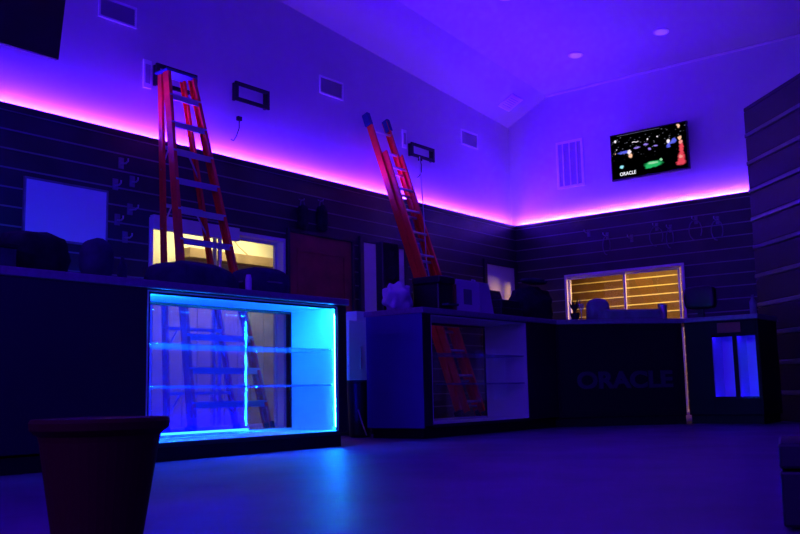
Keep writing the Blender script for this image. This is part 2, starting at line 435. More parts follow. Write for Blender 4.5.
# lit television on the end wall
M['tvblack'] = mat('tv_screen_black', (.004, .004, .005), .15, emit=(.05, .04, .10), strength=.06)
def picm(name, col, s): M[name] = emis(name, col, s)
picm('p_white', (.9, .92, 1), 1.1); picm('p_blue', (.12, .15, .9), .7); picm('p_violet', (.35, .2, .9), .5)
picm('p_green', (.02, .55, .14), .9); picm('p_lime', (.35, .9, .45), 1.0); picm('p_red', (.75, .05, .09), .9); picm('p_pink', (.95, .3, .25), .9)
picm('p_peach', (1, .6, .4), 1.1); picm('p_dim', (.3, .3, .45), .35); picm('p_teal', (.3, .7, .75), .9)
TX0, TX1, TZ0, TZ1 = -5.795, -4.616, 3.405, 4.105
TYF = YS - .02
t = thing('television', ((TX0 + TX1) / 2, YS, TZ0), 'lit television on end wall showing a dark scene with green and red', 'television')
obj('housing', boxes((TX0, TX1, TYF, TYF + .05, TZ0, TZ1)), 'blackp', t, .006)
obj('bracket', boxes((-5.5, -4.9, TYF + .05, YU, 3.6, 3.9)), 'blackmetal', t)
scr = obj('screen', boxes((TX0 + .018, TX1 - .018, TYF - .003, TYF, TZ0 + .025, TZ1 - .018)), 'tvblack', t)
def uv(u, v): return (TX0 + (TX1 - TX0) * u, TZ1 - (TZ1 - TZ0) * v)
BL = []   # (u, v, ru, rv, colour, strength)
def pic(col, spots):
    for q in spots: BL.append((*q, col))
pic((.10, .12, .8), [(.17, .42, .085, .035), (.84, .36, .035, .065), (.77, .45, .03, .045), (.80, .40, .05, .03)])
pic((.30, .2, .8), [(.35, .37, .05, .022), (.6, .4, .03, .02), (.47, .33, .035, .03), (.52, .45, .02, .03)])
pic((.95, .85, .95), [(.06, .14, .020, .034), (.245, .44, .03, .055), (.075, .33, .010, .018), (.77, .36, .022, .05), (.33, .23, .05, .010), (.50, .22, .014, .02), (.63, .2, .01, .014)])
pic((.3, .75, .85), [(.13, .745, .028, .038)])
pic((1, .55, .35), [(.26, .52, .030, .06), (.91, .06, .028, .045), (.915, .33, .022, .05), (.06, .42, .007, .022)])
pic((.02, .5, .14), [(.56, .80, .125, .075), (.50, .84, .06, .05)])
pic((.3, .7, .4), [(.55, .775, .075, .03), (.66, .73, .02, .03)])
pic((.8, .06, .10), [(.93, .56, .032, .14), (.925, .76, .05, .13), (.915, .87, .07, .06)])
pic((.9, .3, .28), [(.925, .42, .03, .05), (.915, .74, .03, .04)])
mt = bpy.data.materials.new('tv_picture'); mt.use_nodes = True; nt = mt.node_tree; nt.nodes.clear()
tc = nt.nodes.new('ShaderNodeTexCoord'); ln = nt.links.new
mp = nt.nodes.new('ShaderNodeMapping'); mp.vector_type = 'POINT'; mp.inputs['Scale'].default_value = (1, 0, 1); ln(tc.outputs['Generated'], mp.inputs[0])
wob = nt.nodes.new('ShaderNodeTexNoise'); wob.inputs['Scale'].default_value = 22; ln(mp.outputs[0], wob.inputs['Vector'])
wsub = nt.nodes.new('ShaderNodeVectorMath'); wsub.operation = 'MULTIPLY_ADD'; wsub.inputs[1].default_value = (.05, 0, .05); ln(wob.outputs['Color'], wsub.inputs[0])
ln(mp.outputs[0], wsub.inputs[2])
acc = None
for u, v, ru, rv, col in BL:
    sb = nt.nodes.new('ShaderNodeVectorMath'); sb.operation = 'SUBTRACT'; sb.inputs[1].default_value = (u + .025, 0, 1 - v + .025); ln(wsub.outputs[0], sb.inputs[0])
    dv = nt.nodes.new('ShaderNodeVectorMath'); dv.operation = 'DIVIDE'; dv.inputs[1].default_value = (ru, 1, rv); ln(sb.outputs[0], dv.inputs[0])
    le = nt.nodes.new('ShaderNodeVectorMath'); le.operation = 'LENGTH'; ln(dv.outputs[0], le.inputs[0])
    mr = nt.nodes.new('ShaderNodeMapRange'); mr.interpolation_type = 'SMOOTHSTEP'; mr.inputs[1].default_value = .55; mr.inputs[2].default_value = 1.15; mr.inputs[3].default_value = 1; mr.inputs[4].default_value = 0; ln(le.outputs['Value'], mr.inputs[0])
    mx = nt.nodes.new('ShaderNodeMix'); mx.data_type = 'RGBA'; mx.inputs['B'].default_value = (*col, 1); ln(mr.outputs[0], mx.inputs['Factor'])
    if acc is None: mx.inputs['A'].default_value = (0, 0, 0, 1)
    else: ln(acc.outputs['Result'], mx.inputs['A'])
    acc = mx
# scattered faint specks over the upper half of the picture
sp = nt.nodes.new('ShaderNodeTexVoronoi'); sp.inputs['Scale'].default_value = 24; ln(mp.outputs[0], sp.inputs['Vector'])
m1 = nt.nodes.new('ShaderNodeMapRange'); m1.inputs[1].default_value = .1; m1.inputs[2].default_value = .3; m1.inputs[3].default_value = .22; m1.inputs[4].default_value = 0; ln(sp.outputs['Distance'], m1.inputs[0])
sx = nt.nodes.new('ShaderNodeSeparateXYZ'); ln(mp.outputs[0], sx.inputs[0])
m2 = nt.nodes.new('ShaderNodeMapRange'); m2.inputs[1].default_value = .38; m2.inputs[2].default_value = .6; ln(sx.outputs['Z'], m2.inputs[0])
m3 = nt.nodes.new('ShaderNodeMath'); m3.operation = 'MULTIPLY'; ln(m1.outputs[0], m3.inputs[0]); ln(m2.outputs[0], m3.inputs[1])
gt = nt.nodes.new('ShaderNodeMath'); gt.operation = 'GREATER_THAN'; gt.inputs[1].default_value = .55; ln(sp.outputs['Color'], gt.inputs[0])
m4 = nt.nodes.new('ShaderNodeMath'); m4.operation = 'MULTIPLY'; ln(m3.outputs[0], m4.inputs[0]); ln(gt.outputs[0], m4.inputs[1])
ms = nt.nodes.new('ShaderNodeMix'); ms.data_type = 'RGBA'; ms.blend_type = 'ADD'; ms.inputs['B'].default_value = (.7, .7, .9, 1); ln(m4.outputs[0], ms.inputs['Factor']); ln(acc.outputs['Result'], ms.inputs['A'])
em = nt.nodes.new('ShaderNodeEmission'); ln(ms.outputs['Result'], em.inputs[0]); ou = nt.nodes.new('ShaderNodeOutputMaterial'); ln(em.outputs[0], ou.inputs[0])
scr.data.materials.clear(); scr.data.materials.append(mt)
bm = B(); x0, z0 = uv(.10, .04); x1, z1 = uv(.66, .04); box(bm, x0, x1, TYF - .005, TYF - .004, z0 - .008, z0 - .003); obj('title_line', bm, 'p_dim', scr)

def lettering(text, name, m, mtx, height, width, depth, parent, bold=0.0):
    cu = bpy.data.curves.new(name, 'FONT'); cu.body = text; cu.size = 1; cu.extrude = depth / 2; cu.offset = bold
    cu.align_x = 'LEFT'
    tmp = bpy.data.objects.new(name + '_tmp', cu); C.objects.link(tmp)
    bpy.context.view_layer.update()
    dg = bpy.context.evaluated_depsgraph_get()
    me = bpy.data.meshes.new_from_object(tmp.evaluated_get(dg))
    bpy.data.objects.remove(tmp)
    xs = [v.co.x for v in me.vertices]; ys = [v.co.y for v in me.vertices]
    for v in me.vertices:
        v.co.x = (v.co.x - min(xs)) / (max(xs) - min(xs)) * width
        v.co.y = (v.co.y - min(ys)) / (max(ys) - min(ys)) * height
    me.transform(mtx)
    me.materials.clear(); me.materials.append(M[m])
    o = bpy.data.objects.new(name, me); C.objects.link(o); o.parent = parent; o.location = -Vector(parent.matrix_world.translation)
    return o
bpy.context.view_layer.update()
x, z = uv(.115, .915)
mtx = Matrix.Translation((x, TYF - .005, z)) @ Matrix.Rotation(PI / 2, 4, 'X')
o = lettering('ORACLE', 'lettering', 'p_white', mtx, .052, .25, .001, scr, .015)
o.location = -Vector(t.location) - Vector(scr.location)

# ------------------------------------------------------------------ ceiling lights
def downlight(x, y, label):
    z = ceil_z(y); R = Matrix.Translation((x, y, z)) @ Matrix.Rotation(math.atan(-.09), 4, 'X')
    t = thing('ceiling_light', (x, y, z), label, 'ceiling light', 'round recessed ceiling lights')
    bm = B(); lathe(bm, [(.105, 0), (.105, -.010), (.085, -.014), (.083, -.004)], n=28, mtx=R); obj('trim_ring', bm, 'vent', t)
    bm = B(); lathe(bm, [(.082, -.002), (.08, -.012), (.04, -.017)], n=28, mtx=R); obj('lens', bm, 'lens', t, smooth=True)
downlight(-5.81, 11.50, 'round dim ceiling light nearest the room corner')
downlight(-4.53, 11.49, 'round dim ceiling light right of the lit television')
downlight(-5.73, 9.50, 'round dim ceiling light cut by the top edge')
# square vent on the sloped strip
def slope_z(x, y): return ceil_z(y) - .373 * (1 - (x - XU) / CW)
cx, cy = -7.28, 12.10
ex = Vector((1, 0, .373 / CW)).normalized(); ey = Vector((0, 1, -.09)); ey = (ey - ex * ey.dot(ex)).normalized(); ez = ex.cross(ey)
R = Matrix.Translation((cx, cy, slope_z(cx, cy))) @ Matrix((ex, ey, ez)).transposed().to_4x4()
t = thing('ceiling_vent', (cx, cy, slope_z(cx, cy)), 'pale square vent on sloped ceiling strip in the corner', 'vent')
bm = B(); s = .15
for a, b, c, d in ((-s, s, -s, -s + .03), (-s, s, s - .03, s), (-s, -s + .03, -s + .03, s - .03), (s - .03, s, -s + .03, s - .03)):
    box(bm, a, b, c, d, -.018, 0, 0, R)
obj('frame', bm, 'vent', t)
bm = B()
for k in range(6):
    u = -s + .03 + (2 * s - .06) * (k + .5) / 6
    box(bm, u - .014, u + .014, -s + .03, s - .03, -.012, -.009, 0, R)
obj('louvers', bm, 'vent', t)

# ------------------------------------------------------------------ display counters
XF, XK = -4.535, -5.135        # front and back planes of the left counters
def display_counter(name, label, y0, y1, o0, o1, lit):
    t = thing(name, ((XF + XK) / 2, (y0 + y1) / 2, 0), label, 'display counter')
    zb, zt, zh = .115, 1.01, 1.022
    bm = B()
    box(bm, XK, XF, y0, o0 - .012, .10, zh)          # closed cabinet left of the opening
    box(bm, -5.035, XF, o1 + .012, y1, .10, zh)          # closed end right of the opening
    box(bm, XK, XF, o0 - .012, o1 + .012, .085, zb - .004)
    box(bm, XK, XF, o0 - .012, o1 + .012, zt + .004, zh)
    box(bm, XK, XK + .04, o0 - .012, o1 + .012, zb, zb + .02)
    obj('carcass', bm, 'darkpanel', t, .003)
    obj('plinth', boxes((XK + .03, XF - .04, y0 + .03, y1 - .03, 0, .085)), 'black', t)
    XI = -5.0
    bm = B(); box(bm, XI, XF - .004, o1, o1 + .011, zb, zt); obj('side_lining', bm, 'white', t)
    bm = B(); box(bm, XI, XF - .004, o0 - .011, o0, zb, zt); obj('side_lining', bm, 'white', t)
    obj('top_lining', boxes((XI, XF - .004, o0, o1, zt - .006, zt + .003)), 'white', t)
    obj('base_lining', boxes((XI, XF - .004, o0, o1, zb - .003, zb)), 'white', t)
    for z in (.435, .69):
        obj('shelf', boxes((XI + .03, XF - .03, o0 + .003, o1 - .003, z, z + .012)), 'shelfglass', t)
    ym = o0 + (o1 - o0) * .735
    bm = boxes((XI - .016, XI - .010, o0, ym, zb + .02, zt)); bm.normal_update()
    for f in bm.faces: f.material_index = 0 if abs(f.normal.x) > .9 else 1
    obj('sliding_panel', bm, ['frost' if lit else 'clear', 'clear'], t)
    bm = boxes((XI - .034, XI - .028, ym - .05, o1, zb + .02, zt)); obj('sliding_pane', bm, 'clear', t)
    obj('rear_track', boxes((XI - .045, XI - .002, o0, o1, zb, zb + .018)), 'alu', t)
    obj('rear_track', boxes((XI - .045, XI - .002, o0, o1, zt - .025, zt - .007)), 'blackmetal', t)
    obj('front_pane', boxes((XF - .003, XF + .003, o0 - .006, o1 + .006, zb - .002, zt + .002)), 'clear', t)
    if lit:
        obj('added_lip', boxes((XF - .012, XF - .004, o0, o1, zt - .018, zt - .006)), 'darkpanel', t)  # added lips hide the strips and shield the floor from them
        obj('added_lip', boxes((XF - .012, XF - .004, o1 - .010, o1, zb, zt - .018)), 'darkpanel', t)
        obj('added_lip', boxes((XF - .012, XF - .004, o0, o0 + .010, zb, zt - .018)), 'darkpanel', t)
        obj('light_strip', boxes((XF - .022, XF - .014, o0 + .02, o1 - .02, zt - .010, zt - .007)), 'caseled', t)
        obj('light_strip', boxes((XF - .022, XF - .014, o1 - .004, o1 - .001, zb + .03, zt - .05)), 'caseled', t)
        obj('light_strip', boxes((XF - .022, XF - .014, o0 + .001, o0 + .006, zb + .03, zt - .05)), 'caseled', t)
        obj('light_strip', boxes((XI - .005, XI + .012, o0 + .02, ym - .01, zb + .018, zb + .032)), 'caseledb', t)
    return t
c1 = display_counter('display_counter', 'dark display counter with cyan glowing glass case, left foreground', 1.5, 5.085, 3.336, 4.98, True)
obj('worktop', boxes((XK - .02, XF + .02, 1.48, 5.10, 1.022, 1.07)), 'top', c1, .006)
c2 = display_counter('display_counter', 'dark display counter with unlit glass case, in front of the leaning ladder', 6.02, 8.24, 6.15, 7.66, False)
M['bluelit_panel'] = mat('blue_lit_laminate', (.08, .07, .28), .45, spec=.3)  # blue light falling on the end panel, painted into its colour
obj('end_panel', boxes((XK, XF, 6.008, 6.02, .085, 1.022)), 'bluelit_panel', c2, .002)
# corner counter with lettering
t = thing('corner_counter', (-4.3, 8.95, 0), 'black angled corner counter with dark lettering on its front', 'counter')
fa = Vector((XF, 8.25, 0)); fb = Vector((-3.598, 9.187, 0))
bm = B(); prism(bm, [(XF, 8.25), (-3.598, 9.187), (-3.86, 9.82), (-3.95, 9.82), (-5.13, 8.64), (-5.13, 8.25)], .09, 1.02)
obj('carcass', bm, 'black', t, .003)
bm = B(); prism(bm, [(XF - .05, 8.26), (-3.61, 9.19), (-3.87, 9.78), (-3.95, 9.78), (-5.1, 8.62), (-5.1, 8.26)], 0, .09)
obj('plinth', bm, 'black', t)
fdir = (fb - fa).normalized(); fn = Vector((fdir.y, -fdir.x, 0))
fm = Matrix((fdir, Vector((0, 0, 1)), fn)).transposed().to_4x4()
bm = B(); FM = Matrix.Translation(fa) @ fm
L_ = (fb - fa).length
for a, b, c, d in ((.02, L_ - .02, .12, .16), (.02, L_ - .02, .96, 1.0), (.02, .06, .16, .96), (L_ - .06, L_ - .02, .16, .96)):
    box(bm, a, b, c, d, 0, .008, 0, FM)
obj('front_moulding', bm, 'black', t)
o = lettering('ORACLE', 'lettering', 'sign', Matrix.Translation(fa + fdir * .195 + Vector((0, 0, .37)) + fn * .008) @ fm, .175, 1.0, .012, t, .035)
o.location = -Vector(t.location)
# right-hand counter with two lit bays
t = thing('display_counter', (-3.2, 9.55, 0), 'dark display counter with two blue lit bays beside the angled wall', 'display counter')
ya, yb, xa, xb = 9.24, 9.84, -3.587, -2.85
bm = B()
box(bm, xa, -3.32, ya, yb, .09, 1.02); box(bm, -3.32, -2.87, ya, yb, .09, .25); box(bm, -3.32, -2.87, ya, yb, .88, 1.02)
box(bm, -2.885, xb, ya, yb, .09, 1.02); box(bm, -3.32, -2.885, ya + .30, ya + .32, .25, .88); box(bm, -3.11, -3.07, ya, ya + .30, .25, .88)
obj('carcass', bm, 'black', t, .003)
obj('plinth', boxes((xa, xb - .02, ya + .05, yb - .03, 0, .09)), 'black', t)
for a, b in ((-3.32, -3.11), (-3.07, -2.885)):
    obj('back_lining', boxes((a, b, ya + .292, ya + .30, .25, .88)), 'white', t)
    obj('front_pane', boxes((a, b, ya + .004, ya + .009, .25, .88)), 'clear', t)
    obj('side_lining', boxes((a, a + .006, ya + .02, ya + .292, .25, .88)), 'white', t)
    obj('side_lining', boxes((b - .006, b, ya + .02, ya + .292, .25, .88)), 'white', t)
    obj('added_lip', boxes((a, b, ya + .012, ya + .020, .25, .268)), 'black', t)  # lip added to hide the strip behind it
    obj('light_strip', boxes((a + .02, b - .01, ya + .024, ya + .034, .252, .262)), 'caseled2', t)
    obj('added_lip', boxes((a, b, ya + .012, ya + .020, .862, .88)), 'black', t)
    obj('light_strip', boxes((a + .02, b - .01, ya + .024, ya + .034, .868, .878)), 'caseled2', t)
obj('drawer_front', boxes((-3.25, -3.02, ya - .012, ya, .90, 1.0)), 'maroon', t, .004)

# continuous worktop over the three far counters
t = thing('countertop', (-4.3, 8.8, 1.022), 'dark purple countertop running round the corner over far counters', 'countertop')
bm = B(); prism(bm, [(XK - .02, 6.0), (XF + .02, 6.0), (XF + .02, 8.24), (-3.57, 9.215), (-2.84, 9.215), (-2.84, 9.86), (-3.95, 9.86), (XK - .02, 8.66)], 1.022, 1.07)
obj('slab', bm, 'top', t, .006)

# ------------------------------------------------------------------ ladders
def lerp(a, b, s): return tuple(a[i] + (b[i] - a[i]) * s for i in range(3))
t = thing('stepladder', (-6.55, 5.62, 0), 'orange fibreglass stepladder standing half closed behind the glowing case', 'ladder')
F0a, F0b = (-6.32, 5.10, .02), (-6.32, 6.02, .02); F1a, F1b = (-7.22, 5.46, 3.58), (-7.22, 5.80, 3.58)
R0a, R0b = (-6.80, 5.20, .02), (-6.80, 6.04, .02); R1a, R1b = (-7.34, 5.48, 3.58), (-7.34, 5.78, 3.58)
for P, Q, sd in ((F0a, F1a, -1), (F0b, F1b, 1)):
    bm = B(); channel(bm, P, Q, .035, .085, (0, sd, 0)); r = obj('front_rail', bm, 'orange', t)
    bm = B(); bar(bm, lerp(P, Q, -.004), lerp(P, Q, .03), .05, .1, (0, 1, 0)); obj('foot', bm, 'rubber', r)
for P, Q, sd in ((R0a, R1a, -1), (R0b, R1b, 1)):
    bm = B(); channel(bm, P, Q, .03, .06, (0, sd, 0)); r = obj('rear_rail', bm, 'orange', t)
    bm = B(); bar(bm, lerp(P, Q, -.004), lerp(P, Q, .025), .045, .075, (0, 1, 0)); obj('foot', bm, 'rubber', r)
for k in range(1, 12):
    s = k / 11.9
    A = lerp(F0a, F1a, s); Bq = lerp(F0b, F1b, s)
    bm = B(); bar(bm, A, Bq, .09, .028, (1, 0, 0)); bar(bm, (A[0] + .04, A[1], A[2] - .02), (Bq[0] + .04, Bq[1], Bq[2] - .02), .006, .05, (1, 0, 0))
    obj('step', bm, 'alu', t)
for k in range(1, 11, 2):
    s = (k + .3) / 11.9
    A = lerp(R0a, R1a, s); Bq = lerp(R0b, R1b, s)
    bm = B(); bar(bm, A, Bq, .03, .03, (1, 0, 0)); rb = obj('rear_brace', bm, 'alu', t)
    m_ = lerp(A, Bq, .5); lo = (m_[0], m_[1], m_[2] + .0)
    for e in (A, Bq):
        bm = B()
        up = lerp(R0a, R1a, s - .07) if e is A else lerp(R0b, R1b, s - .07)
        bar(bm, up, lerp(e, m_, .45), .018, .004, (0, 0, 1))
        obj('diagonal', bm, 'alu', rb)
obj('top_cap', boxes((-7.37, -7.17, 5.44, 5.82, 3.575, 3.60)), 'bluecap', t, .006)
for y in (5.3, 5.88):
    bm = B(); s = .35
    a = lerp(F0a, F1a, s) if y < 5.5 else lerp(F0b, F1b, s); b = lerp(R0a, R1a, s) if y < 5.5 else lerp(R0b, R1b, s)
    bar(bm, a, b, .025, .006, (0, 0, 1)); obj('spreader', bm, 'alu', t)

t = thing('extension_ladder', (-6.1, 9.0, 0), 'orange extension ladder with blue end caps leaning on the left wall', 'ladder')
for (y, sd) in ((8.80, -1), (9.21, 1)):
    P, Q = (-6.10, y, .03), (-7.60, y + .17, 3.99)
    bm = B(); channel(bm, P, Q, .035, .085, (0, sd, 0)); r = obj('rail', bm, 'orange', t)
    bm = B(); bar(bm, lerp(P, Q, -.006), lerp(P, Q, .03), .06, .1, (0, 1, 0)); obj('foot', bm, 'rubber', r)
    bm = B(); bar(bm, lerp(P, Q, .965), lerp(P, Q, 1.008), .065, .105, (0, 1, 0)); obj('end_cap', bm, 'bluecap', r, .012)
    # second section nested on the first
    off = Vector((.075, 0, .029))
    P2 = Vector(lerp(P, Q, .02)) + off; Q2 = Vector(lerp(P, Q, .86)) + off
    bm = B(); channel(bm, P2 - Vector((0, sd * .03, 0)), Q2 - Vector((0, sd * .03, 0)), .03, .075, (0, sd, 0)); obj('fly_rail', bm, 'orange', t)
for k in range(13):
    s = (k + .55) / 13.2
    a = lerp((-6.10, 8.80, .03), (-7.60, 8.97, 3.99), s); b = lerp((-6.10, 9.21, .03), (-7.60, 9.38, 3.99), s)
    bm = B(); tube(bm, [a, b], .017, 10); obj('rung', bm, 'alu', t)
    if s < .84:
        bm = B(); tube(bm, [(a[0] + .075, a[1] + .03, a[2] + .06), (b[0] + .075, b[1] - .03, b[2] + .06)], .016, 10); obj('rung', bm, 'alu', t)
bm = B(); box(bm, -6.83, -6.80, 8.98, 9.03, 1.93, 2.0); tube(bm, [(-6.76, 9.0, 3.3), (-6.72, 9.0, 2.6), (-6.70, 9.01, 1.95), (-6.55, 9.0, 1.2), (-6.35, 9.0, .6)], .006, 6)
obj('pull_rope', bm, 'bag', t)

# ------------------------------------------------------------------ things on the left wall
t = thing('whiteboard', (XS, 4.59, 1.83), 'blue-lit white board fixed on the dark left wall', 'board')
obj('surface', boxes((XS + .004, XS + .022, 4.18, 5.0, 1.80, 2.32)), 'white', t)
bm = boxes((XS + .002, XS + .028, 4.165, 5.015, 2.315, 2.335), (XS + .002, XS + .028, 4.165, 5.015, 1.785, 1.805), (XS + .002, XS + .028, 4.165, 4.185, 1.805, 2.315), (XS + .002, XS + .028, 4.995, 5.015, 1.805, 2.315))
obj('frame', bm, 'bluecloth', t, .003)
def slat_hook(y, z, ln, label):
    t = thing('slatwall_hook', (XS, y, z), label, 'hook', 'small hooks on the left slat wall')
    obj('plate', boxes((XS, XS + .012, y - .03, y + .03, z, z + .11)), 'bluecloth', t, .003)
    bm = B(); tube(bm, [(XS + .01, y, z + .05), (XS + ln * .7, y, z + .04), (XS + ln, y, z + .055), (XS + ln, y, z + .08)], .008, 8); obj('prong', bm, 'alu', t)
for y, z, ln, lb in ((5.16, 2.58, .12, 'pale hook right of the white board, topmost of the cluster'), (5.29, 2.42, .10, 'pale hook right of the white board, second from the top'),
                     (5.10, 2.36, .10, 'pale hook close to the upper corner of the white board'), (5.27, 2.14, .14, 'pale hook right of the white board, just above mid height'),
                     (5.13, 2.02, .10, 'pale hook beside the right edge of the white board'), (5.22, 1.86, .12, 'pale hook right of the white board, lowest of the cluster')):
    slat_hook(y, z, ln, lb)
def pouch(y0, y1, z0, z1, label):
    yc = (y0 + y1) / 2
    t = thing('hanging_pouch', (XS, yc, z0), label, 'pouch', 'dark pouches hanging on the left slat wall')
    bm = B(); blob(bm, (XS + .06, yc, (z0 + z1) / 2 - .02), (.05, (y1 - y0) / 2, (z1 - z0) / 2 - .02), yc, .12, 2, .6); obj('body', bm, 'cloth', t, smooth=True)
    bm = B(); tube(bm, [(XS + .06, yc - .04, z1 - .06), (XS + .05, yc - .02, z1 + .02), (XS + .05, yc + .02, z1 + .02), (XS + .06, yc + .04, z1 - .06)], .008, 6); obj('strap', bm, 'bluecloth', t)
    bm = B(); tube(bm, [(XS - .005, yc, z1 + .035), (XS + .04, yc, z1 + .012), (XS + .08, yc, z1 + .012), (XS + .085, yc, z1 + .03)], .006, 6); obj('peg', bm, 'alu', t)
pouch(7.54, 7.67, 2.28, 2.62, 'dark pouch hanging above maroon door, nearer the stepladder')
pouch(7.86, 8.0, 2.30, 2.66, 'dark pouch hanging above maroon door, nearer the extension ladder')
# hooks and cable loops on the end wall
def end_hook(x, z, loop, label):
    t = thing('slatwall_hook', (x, YS, z), label, 'hook', 'small hooks on the end slat wall')
    obj('plate', boxes((x - .025, x + .025, YS - .012, YS, z - .01, z + .10)), 'bluecloth', t, .003)
    bm = B(); tube(bm, [(x, YS - .01, z + .05), (x, YS - .1, z + .04), (x, YS - .15, z + .055), (x, YS - .15, z + .08)], .008, 8); obj('prong', bm, 'alu', t)
    if loop:
        pts = [(x + loop * .5 * math.sin(a), YS - .05, z - .10 + .14 * math.cos(a)) for a in [i * PI / 7 for i in range(-7, 6)]]
        bm = B(); tube(bm, pts, .009, 6)
        tag(obj('hanging_cable', bm, 'bluecloth'), 'loop of cable hanging from ' + label.split(',')[0], 'cable', 'cable loops on the end slat wall')
for x, z, lp, lb in ((-6.22, 2.64, 0, 'pale hook on end wall left of the glass door middle, highest one'), (-5.92, 2.56, .12, 'hook on end wall above left pane of the door, with small loop'),
                     (-5.54, 2.48, 0, 'pale hook on end wall above the middle post of the door'), (-5.15, 2.60, .2, 'hook on end wall above right pane of the door, with wide loop'),
                     (-4.95, 2.55, .1, 'hook on end wall above the right jamb of the door, with narrow loop'), (-4.58, 2.62, .18, 'hook on end wall right of the door, with cable loop'), (-4.28, 2.58, .16, 'hook on end wall beside the angled dark wall, with loop')):
    end_hook(x, z, lp, lb)

# ------------------------------------------------------------------ things on and around the left counter
ZT = 1.07
bm = B(); blob(bm, (-4.93, 2.82, 1.19), (.15, .20, .16), 1, .2, 1.8, .8, ZT); tag(obj('bag', bm, 'cloth', smooth=True), 'black slumped bag on left counter under the white board', 'bag')
bm = B(); blob(bm, (-4.74, 3.11, 1.19), (.09, .095, .13), 4, .1, 2, .8, ZT); tag(obj('roll', bm, 'navy', smooth=True), 'dark blue rounded bundle right of the black bag', 'bundle')
t = thing('storage_box', (-4.9, 2.45, ZT), 'dark box on left counter at the left edge', 'box')
obj('body', boxes((-5.05, -4.72, 2.22, 2.60, ZT, ZT + .13)), 'navy', t, .006); obj('lid', boxes((-5.06, -4.71, 2.21, 2.61, ZT + .13, ZT + .155)), 'cloth', t, .006)
bm = B(); lathe(bm, [(.028, 0), (.03, .01), (.03, .12), (.012, .15), (.012, .18)], (-4.86, 3.37, ZT), 16)
tag(obj('bottle', bm, 'navy', smooth=True), 'small dark bottle beside the dark blue bundle', 'bottle')
bm = B(); blob(bm, (-4.86, 3.90, 1.14), (.17, .33, .12), 8, .14, 2.2, .65, ZT); tag(obj('tarp', bm, 'navy', smooth=True), 'dark blue folded tarp on left counter before the stepladder', 'tarp')
t = thing('cushion', (-4.86, 4.50, ZT), 'dark blue rounded cushion on the left counter near its right end', 'cushion')
bm = B(); blob(bm, (-4.86, 4.53, 1.17), (.15, .20, .112), 5, .05, 2, .55, ZT); c_ = obj('pad', bm, 'navy', t, smooth=True)
bm = B(); tube(bm, [(-4.86 + .15 * math.cos(a) ** 1, 4.53 + .195 * math.sin(a), 1.17) for a in [i * PI / 16 for i in range(33)]], .007, 6); obj('piping', bm, 'bluecloth', t)
bm = B(); lathe(bm, [(.02, 0), (.022, .01), (.022, .1), (.015, .13)], (-4.70, 4.27, ZT), 16); tag(obj('caulk_tube', bm, 'card', smooth=True), 'small white tube between the tarp and the cushion', 'tube')
bm = B(); box(bm, -4.9, -4.86, 4.82, 5.06, ZT, ZT + .02); tag(obj('offcut', bm, 'bluecloth', bevel=.003), 'short pale strip lying at right end of left counter', 'strip')

# gap between the counters
t = thing('cabinet', (-5.75, 6.5, 0), 'white cabinet standing in the gap between the two counters', 'cabinet')
obj('body', boxes((-5.95, -5.55, 6.26, 6.80, .42, 1.04)), 'white', t, .006)
obj('base', boxes((-5.93, -5.58, 6.29, 6.78, .0, .42)), 'darkpanel', t, .004)
obj('handle', boxes((-5.55, -5.535, 6.40, 6.415, .6, .8)), 'steel', t)
t = thing('carton', (-5.7, 6.5, 1.04), 'pale carton on top of the white cabinet', 'carton')
obj('body', boxes((-5.85, -5.57, 6.39, 6.70, 1.04, 1.13)), 'card', t, .004); obj('tape', boxes((-5.72, -5.69, 6.388, 6.702, 1.12, 1.132)), 'bluecloth', t)
t = thing('bin', (-5.35, 6.16, 0), 'black bin on the floor in the gap before the white cabinet', 'bin')
bm = B(); lathe(bm, [(.085, 0), (.095, .02), (.115, .46), (.125, .47), (.125, .49), (.105, .49), (.09, .05)], (-5.32, 6.13, 0), 24); obj('body', bm, 'blackp', t, smooth=False)
bm = B(); tube(bm, [(-5.18, 6.05, .02), (-5.2, 6.02, .12), (-5.22, 5.99, .24)], .006, 6); tag(obj('wand', bm, 'alu'), 'thin pale stick leaning on the black bin', 'stick')

# ------------------------------------------------------------------ things on the far counters
bm = B(); blob(bm, (-4.93, 6.19, 1.18), (.09, .15, .13), 11, .45, 2.0, .9, ZT, 4); tag(obj('plastic_bag', bm, 'bag', smooth=True), 'crumpled white plastic bag at near end of the far counter', 'bag')
t = thing('speaker', (-5.1, 6.28, ZT), 'tall narrow black speaker on far counter behind the plastic bag', 'speaker')
obj('cabinet', boxes((-5.145, -5.06, 6.165, 6.40, ZT, 1.70)), 'blackp', t, .01)
for z, r in ((1.25, .06), (1.42, .06), (1.60, .03)):
    bm = B(); lathe(bm, [(r, 0), (r * .95, .008), (r * .5, .004)], n=20, mtx=Matrix.Translation((-5.06, 6.28, z)) @ Matrix.Rotation(PI / 2, 4, 'Y')); obj('driver', bm, 'rubber', t)
t = thing('printer', (-4.85, 6.57, ZT), 'long black printer on far counter in front of the ladder', 'printer')
obj('body', boxes((-4.97, -4.68, 6.46, 6.68, ZT, 1.32)), 'blackp', t, .015)
obj('lid', boxes((-4.97, -4.66, 6.45, 6.69, 1.32, 1.385)), 'blackmetal', t, .012)
obj('paper_tray', boxes((-4.68, -4.60, 6.50, 6.65, 1.12, 1.14)), 'navy', t, .004)
bm = B(); box(bm, -4.92, -4.70, 6.71, 6.76, ZT, 1.33); tag(obj('binder', bm, 'maroon', bevel=.004), 'narrow dark red binder between the printer and white box', 'binder')
t = thing('picture_box', (-4.82, 6.98, ZT), 'white box with a dark square print on far counter', 'box')
obj('body', boxes((-4.93, -4.72, 6.79, 7.165, ZT, 1.385)), 'card', t, .004)
obj('printed_square', boxes((-4.72, -4.717, 6.90, 7.03, 1.16, 1.30)), 'print', t)
